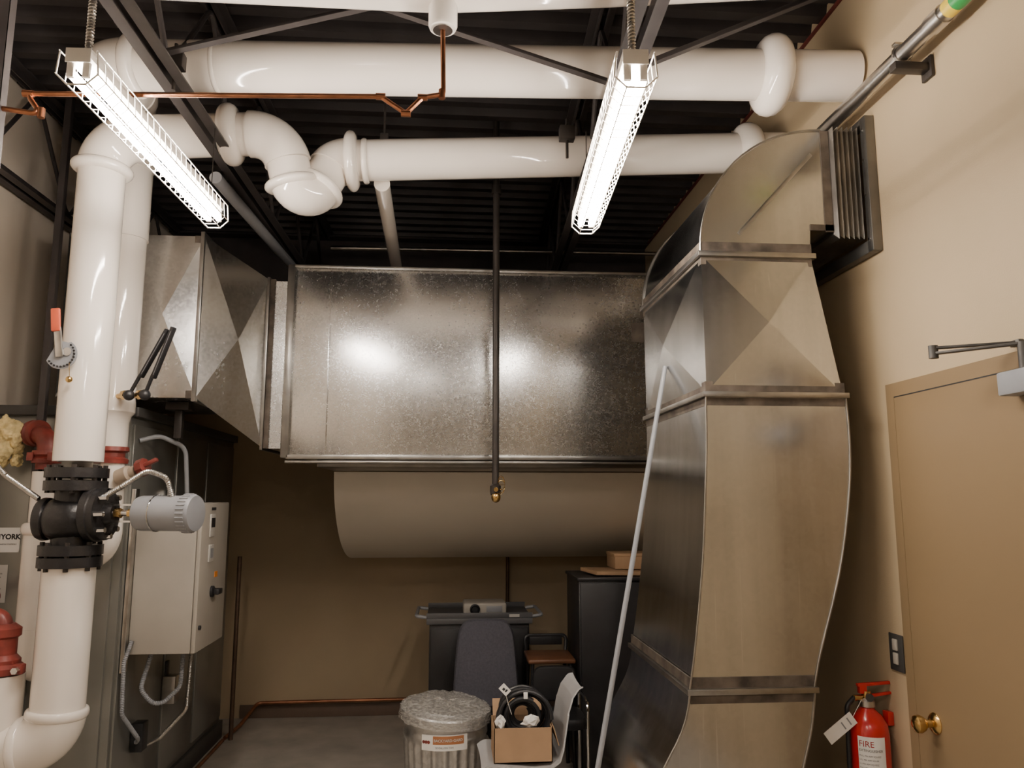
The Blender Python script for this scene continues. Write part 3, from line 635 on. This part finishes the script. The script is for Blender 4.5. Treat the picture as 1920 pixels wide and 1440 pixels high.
part("wall_bracket",B().box(ec.x+.07,1.699,ec.y-.02,ec.y+.02,.85,.90,.003),M_REDB,th)
def wrap(R,c,a0):
    return lambda v: V((c.x+R*math.sin(a0+v.x/R),c.y-R*math.cos(a0+v.x/R),c.z+v.y))
def patch(R,c,w,z0,z1,a0,n=10):
    b=B()
    vs=[[b.bm.verts.new((c.x+R*math.sin(a0+w/R*i/n),c.y-R*math.cos(a0+w/R*i/n),z+c.z)) for i in range(n+1)] for z in(z0,z1)]
    for i in range(n): b.bm.faces.new((vs[0][i],vs[0][i+1],vs[1][i+1],vs[1][i]))
    return b
lab=part("label",patch(.0745,ec,.10,.60,.86,-1.05),M_PAPER,th,recalc=False)
f1=lambda z:wrap(.0752,V((ec.x,ec.y,z+dz)),-1.0)
text("FIRE",.03,None,None,M_REDB,lab,fn=f1(.825)); text("EXTINGUISHER",.0125,None,None,M_INK,lab,fn=f1(.808))
for i in range(7): text("PULL PIN AIM SQUEEZE"[i%3:19-i%2],.0078,None,None,M_INK,lab,fn=f1(.79-.014*i))
part("label_pictogram",patch(.0749,ec,.05,.64,.69,-1.0),M_INK,lab,recalc=False)
tg=part("inspection_tag",B().obox((1.48,2.93,.85),(.13,.0015,.05),M.Rotation(-.62,3,'Y')),M_PAPER,th)
part("tag_string",B().cyl((1.528,2.93,.885),(1.58,2.95,.945),.001,n=5),M_PAPER,th)
for i in range(2): part("tag_print",B().obox((1.492+.022*i,2.9285,.8585+.0157*i),(.005,.0008,.030),M.Rotation(-.62,3,'Y')),M_GREY,tg)

solo("leaning_pole",B().cyl((.395,2.86,.01),(.955,3.29,2.28),.0105,n=16),M_GREY,"long thin galvanized pole leaning on the vertical duct","metal pole")

# ------------------------------------------------------------ trash can
tc=V((.005,4.32,0))
th=thing("trash_can","galvanized ribbed steel trash can with tilted lid and sticker","trash can",tc)
M_CAN=galv("galvanized_can",.5,.75,.38,.5,45,.1)
b=B(); n=144; rr=[]
for z,r,c in [(0.0,.18,0),(.02,.185,0),(.04,.186,1),(.45,.213,1),(.47,.216,0),(.485,.222,0),(.50,.222,0),(.51,.216,0),(.54,.218,0),(.57,.224,0),(.575,.216,0)]:
    rr.append([tc+V(((r+c*.009*math.cos(i*2*PI/n*24))*math.cos(2*PI*i/n),(r+c*.009*math.cos(i*2*PI/n*24))*math.sin(2*PI*i/n),z)) for i in range(n)])
b.rings(rr); part("body",b,M_CAN,th)
rl=M.Rotation(.06,3,'X')@M.Rotation(.07,3,'Y')
b=B().lathe([(.228,-.02),(.236,-.018),(.238,.0),(.232,.008),(.20,.012),(.19,.022),(.13,.026),(.12,.030),(.0,.034)],(0,0,0),n=48)
bmesh.ops.transform(b.bm,matrix=M.Translation(tc+V((0,0,.60)))@rl.to_4x4(),verts=b.bm.verts)
part("lid",b,M_CAN,th)
b=B(); rr=[]
for j,(r,h) in enumerate([(.245,-.045),(.243,-.02),(.240,.006),(.22,.016),(.19,.028),(.16,.031),(.12,.034),(.08,.037),(.04,.039),(.004,.039)]):
    rr.append([V(((r+random.uniform(-.003,.003))*math.cos(2*PI*i/64),(r+random.uniform(-.003,.003))*math.sin(2*PI*i/64),h+random.uniform(-.003,.007)*(1 if r>.03 else .2))) for i in range(64)])
b.rings(rr,cap=False); bmesh.ops.transform(b.bm,matrix=M.Translation(tc+V((0,0,.602)))@rl.to_4x4(),verts=b.bm.verts)
mp_,nt_,bs_=nodes("clear_plastic_sheet"); bs_.inputs["Base Color"].default_value=(.60,.58,.54,1); bs_.inputs["Roughness"].default_value=.3
nz=nt_.nodes.new("ShaderNodeTexNoise"); nz.inputs["Scale"].default_value=25; mr=nt_.nodes.new("ShaderNodeMapRange"); mr.inputs["From Min"].default_value=.4; mr.inputs["From Max"].default_value=.7; mr.inputs["To Min"].default_value=.25; mr.inputs["To Max"].default_value=.75
nt_.links.new(nz.outputs["Fac"],mr.inputs["Value"]); nt_.links.new(mr.outputs[0],bs_.inputs["Alpha"])
part("plastic_cover",b,mp_,th,"crinkled clear plastic over lid",sharp=15)
part("side_handle",B().tube([tc+V((.222,-.05,.44)),tc+V((.25,-.05,.39)),tc+V((.25,.05,.39)),tc+V((.222,.05,.44))],.006,8,R=.015),M_COND,th)
st=part("sticker",patch(.2255,tc,.24,.45,.525,-.55,16),M_PAPER,th,recalc=False)
part("sticker_band",patch(.2260,tc,.16,.48,.52,-.28,12),mat("orange_band",(.42,.17,.07),.5),st,recalc=False)
text("BACKYARD-GARD",.018,None,None,M_PAPER,st,fn=wrap(.2266,tc+V((0,0,.493)),-.26),off=.0006)
text("20 GALLON CAN",.012,None,None,M_INK,st,fn=wrap(.2262,tc+V((0,0,.461)),-.22))
for i in range(3):
    a=-.5+.06*i; part("sticker_mark",B().cyl(tc+V((.2255*math.sin(a),-.2255*math.cos(a),.49)),tc+V((.2268*math.sin(a),-.2268*math.cos(a),.49)),.008,n=14),M_RED,st)

# ------------------------------------------------------------ plastic chair
th=thing("plastic_chair","light grey moulded plastic chair holding a cardboard box","chair",(.42,3.93,0))
prof=[(.175,.455),(.20,.475),(.30,.468),(.42,.455),(.50,.46),(.545,.49),(.565,.55),(.578,.63),(.59,.70),(.61,.76),(.64,.80),(.655,.802)]
prof=[(v.x,v.z) for v in fil([(a,0,c) for a,c in prof],.03,3)]
b=B(); rr=[]
for i,(x,z) in enumerate(prof):
    t=i/(len(prof)-1); w=.20 if t<.6 else .20-.05*(t-.6)/.4
    a=prof[max(0,i-1)]; c=prof[min(len(prof)-1,i+1)]; d=V((c[0]-a[0],0,c[1]-a[1])).normalized(); nrm=V((-d.z,0,d.x))
    ring=[]
    for k in range(13):
        yy=-w+2*w*k/12; lift=.018*(abs(yy)/w)**3
        ring.append(V((x,3.93+yy,z))+nrm*lift)
    ring+= [q-nrm*.007 for q in reversed(ring)]
    rr.append(ring)
b.rings(rr); part("seat_shell",b,M_CHAIR,th)
for y in(3.77,4.09):
    part("leg_frame",B().tube([(.20,y,.01),(.24,y,.44),(.50,y,.44),(.60,y,.01)],.011,10,R=.05),M_CHROME,th)
for x in(.27,.48): part("cross_bar",B().cyl((x,3.77,.43),(x,4.09,.43),.009,n=8),M_CHROME,th)
th=thing("cardboard_box","open brown cardboard box resting on the plastic chair","cardboard box",(.375,3.9,.479))
bx0,bx1,by0,by1,bz0,bz1=.232,.508,3.80,4.03,.479,.634
b=B().box(bx0,bx1,by0,by0+.004,bz0,bz1).box(bx0,bx1,by1-.004,by1,bz0,bz1).box(bx0,bx0+.004,by0,by1,bz0,bz1).box(bx1-.004,bx1,by0,by1,bz0,bz1).box(bx0,bx1,by0,by1,bz0,bz0+.004)
part("carton",b,M_CARD,th)
part("flap",B().obox(((bx0+bx1)/2,by1+.03,bz1+.03),(.26,.004,.09),M.Rotation(-.7,3,'X')),M_CARD,th)
part("flap",B().obox((bx1+.018,3.915,bz1-.04),(.004,.22,.09),M.Rotation(-.3,3,'Y')),M_CARD,th)
th=thing("coiled_cable","loose coil of thick black cable standing in the cardboard box","cable",(.38,3.92,.50))
b=B(); pts=[]
for i in range(7*28):
    t=i/28; a=2*PI*t; R=.128-.004*t+.006*math.sin(5*t)
    pts.append((.383+R*math.cos(a)+.006*math.sin(2.3*t),3.85+.02*t+.012*math.sin(a+t),.655+R*math.sin(a)*.95+.004*t))
b.tube(pts,.0105,8)
part("coil",b,M_BLKP,th)
b=B(); pts=[]
for i in range(4*24):
    t=i/24; a=2*PI*t+1; R=.088-.012*t
    pts.append((.375+R*math.cos(a),3.86+.02*t,.665+R*math.sin(a)))
b.tube(pts,.011,8)
part("inner_coil",b,M_BLKP,th)
part("cable_tag",B().box(.375,.395,3.835,3.84,.755,.785,.002),M_PAPER,th,"small white cable tag")
def crumple(name,c,s,label,seed):
    random.seed(seed); b=B(); bmesh.ops.create_icosphere(b.bm,subdivisions=2,radius=1,matrix=M.Translation(V(c))@M.Diagonal((*s,1)))
    for v in b.bm.verts: v.co+=V([random.uniform(-.35,.35)*k for k in s])
    solo(name,b,M_PAPER,label,"paper",group="crumpled papers",sharp=5)
crumple("crumpled_paper",(.405,3.825,.66),(.045,.02,.025),"crumpled white paper on top of the coiled cable",4)
crumple("crumpled_paper",(.262,3.83,.652),(.022,.02,.03),"crumpled white paper on top of the coiled cable",5)
th=thing("paper_tag","small white printed tag sticking out of the box","tag",(.29,3.9,.8))
cd_=part("card",B().obox((.285,3.835,.80),(.05,.002,.035),M.Rotation(.8,3,'Y')),M_PAPER,th)
part("print",B().obox((.280,3.8335,.802),(.012,.001,.012),M.Rotation(.8,3,'Y')),M_INK,cd_)
part("print",B().obox((.292,3.8335,.795),(.008,.001,.014),M.Rotation(.8,3,'Y')),M_INK,cd_)
part("string",B().tube([(.285,3.837,.80),(.30,3.85,.74),(.32,3.86,.68)],.0015,5),M_PAPER,th)

# ------------------------------------------------------------ office chair
oc=V((.25,4.95,0))
th=thing("office_chair","office chair with grey blue upholstered back and black base","office chair",oc)
def pad(w0,w1,h,t):
    b=B(); out=[]
    for i in range(40):
        a=2*PI*i/40; c,s=math.cos(a),math.sin(a); e=.42
        x=abs(c)**e*(1 if c>0 else -1); z=abs(s)**e*(1 if s>0 else -1)
        w=w0+(w1-w0)*(z+1)/2; out.append((x*w/2,z*h/2))
    rr=[]
    for k,(sc,y) in enumerate([(.86,-t*.5),(.95,-t*.42),(1,-t*.1),(1,t*.2),(.94,t*.5)]):
        rr.append([V((x*sc,y,z*sc)) for x,z in out])
    b.rings(rr); return b
def xf(b,m): bmesh.ops.transform(b.bm,matrix=m,verts=b.bm.verts); return b
part("backrest",xf(pad(.42,.34,.52,.07),M.Translation(oc+V((0,.0,.70)))@M.Rotation(-.12,4,'X')),M_CLOTH,th)
part("seat",xf(pad(.40,.40,.40,.08),M.Translation(oc+V((0,.20,.42)))@M.Rotation(PI/2,4,'X')),M_CLOTH,th)
part("back_support",B().tube([oc+V((0,.05,.6)),oc+V((0,.07,.38)),oc+V((0,.2,.37))],.018,10,R=.05),M_BLKP,th)
part("column",B().cyl(oc+V((0,.2,.1)),oc+V((0,.2,.38)),.025),M_BLKP,th)
for i in range(5):
    a=2*PI*i/5+.3; e=oc+V((.24*math.cos(a),.2+.24*math.sin(a),.07))
    part("base_leg",B().cyl(oc+V((0,.2,.11)),e,.022,.014,n=10),M_BLKP,th)
    part("caster",B().cyl(e+V((-.015,0,-.042)),e+V((.015,0,-.042)),.028,n=16),M_BLKP,th)

# ------------------------------------------------------------ cart with projector
th=thing("equipment_cart","black equipment cart with grey top tray and end handles","cart",(.22,5.65,0))
part("cabinet_body",B().box(-.11,.57,5.42,5.92,.12,.86,.008),M_BLKP,th)
part("door",B().box(-.10,.225,5.405,5.42,.15,.83,.004),M_BLKP,th); part("door",B().box(.235,.56,5.405,5.42,.15,.83,.004),M_BLKP,th)
part("top_tray",B().box(-.13,.59,5.39,5.94,.86,.90,.006).box(-.13,.59,5.39,5.40,.90,.935,.002).box(-.13,.59,5.93,5.94,.90,.935,.002),mat("dark_grey_tray",(.10,.10,.105),.45),th)
part("handle",B().tube([(-.13,5.45,.9),(-.2,5.45,.91),(-.2,5.88,.91),(-.13,5.88,.9)],.012,8,R=.02),M_GREY,th)
part("handle",B().tube([(.59,5.45,.9),(.66,5.45,.91),(.66,5.88,.91),(.59,5.88,.9)],.012,8,R=.02),M_GREY,th)
for x in(-.06,.52):
    for y in(5.47,5.87): part("caster",B().cyl((x-.015,y,.045),(x+.015,y,.045),.045,n=18).cyl((x,y,.06),(x,y,.13),.012,n=8),M_BLKP,th)
part("side_label",B().box(.43,.5,5.386,5.389,.905,.925),M_PAPERD,th)
th=thing("projector","small light grey projector sitting on the black cart","projector",(.25,5.65,.9))
part("case",B().box(.12,.42,5.5,5.75,.90,.985,.015,3),M_PANEL,th)
part("lens",B().lathe([(.035,0),(.035,.02),(.028,.024),(.02,.01)],(.2,5.5,.945),(0,-1,0)),M_BLKP,th)
part("vent_grille",B().box(.28,.39,5.496,5.5,.925,.965,.001),M_GREY,th)

th=thing("bar_stool","black metal stool with brown wooden seat and low back","stool",(.66,5.2,0))
sx=.665; sy=5.12
part("seat",B().box(sx-.15,sx+.15,sy-.16,sy+.16,.68,.71,.012,3),M_WOOD,th)
for x in(-1,1):
    for y in(-1,1): part("leg",B().cyl((sx+x*.14,sy+y*.15,0),(sx+x*.12,sy+y*.13,.68),.012,n=10),M_BLKP,th)
part("foot_rail",B().tube([(sx-.13,sy-.14,.3),(sx+.13,sy-.14,.3),(sx+.13,sy+.14,.3),(sx-.13,sy+.14,.3)],.009,8,closed=True),M_CHROME,th)
part("backrest",B().tube([(sx-.13,sy+.15,.70),(sx-.14,sy+.17,.80),(sx+.14,sy+.17,.80),(sx+.13,sy+.15,.70)],.012,8,R=.03).box(sx-.11,sx+.11,sy+.16,sy+.18,.74,.80,.006),M_BLKP,th)
part("armrest",B().tube([(sx-.07,sy-.17,.30),(sx-.07,sy-.2,.60),(sx+.08,sy-.2,.62),(sx+.13,sy-.18,.58)],.011,8,R=.03),M_CHROME,th)
kx,ky=.66,4.66
th=thing("padded_chair","black padded chair with chrome frame pushed beside the cabinet","chair",(kx,ky,0))
part("seat",xf(pad(.30,.30,.32,.06),M.Translation(V((kx,ky,.44)))@M.Rotation(PI/2,4,'X')),M_BLKP,th)
part("backrest",xf(pad(.28,.26,.20,.03),M.Translation(V((kx,ky+.17,.60)))),M_BLKP,th)
for x in(-.145,.145): part("side_frame",B().tube([(kx+x,ky-.15,0),(kx+x,ky-.15,.56),(kx+x,ky+.15,.58),(kx+x,ky+.15,0)],.010,8,R=.05),M_CHROME,th)

th=thing("storage_cabinet","tall plain black metal cabinet beside the vertical duct","cabinet",(1.15,5.1,0))
part("body",B().box(.83,1.48,4.92,5.4,0,1.2,.005),M_BLKP,th)
part("top_panel",B().box(.82,1.49,4.90,5.41,1.19,1.21,.004),M_BLKP,th)
dd=part("door",B().box(.84,1.475,4.905,4.92,.04,1.175,.004),M_BLKP,th)
part("handle",B().box(1.42,1.44,4.885,4.905,.55,.70,.004),M_AHUD,dd)
solo("flattened_carton",B().obox((1.14,5.12,1.228),(.44,.32,.024),M.Rotation(.15,3,'Z')@M.Rotation(.03,3,'Y'),.003),M_CARD,"flattened brown cardboard lying on the black cabinet","cardboard")
solo("cardboard_box",B().box(1.10,1.42,5.08,5.34,1.245,1.34,.004).box(1.095,1.425,5.075,5.345,1.325,1.345,.003),M_CARD,"low brown cardboard box on the black cabinet","cardboard box")

# ------------------------------------------------------------ world & camera
w=bpy.data.worlds.new("world"); bpy.context.scene.world=w; w.use_nodes=True
w.node_tree.nodes["Background"].inputs[0].default_value=(1,.88,.72,1); w.node_tree.nodes["Background"].inputs[1].default_value=.2
cd=bpy.data.cameras.new("camera"); cam=bpy.data.objects.new("camera",cd); COL.objects.link(cam)
cd.sensor_width=36; cd.lens=1442/1920*36; cd.clip_start=.05
cam.location=(0,0,1.7); cam.rotation_euler=(math.radians(98.5),0,math.radians(-4.76))
bpy.context.scene.camera=cam
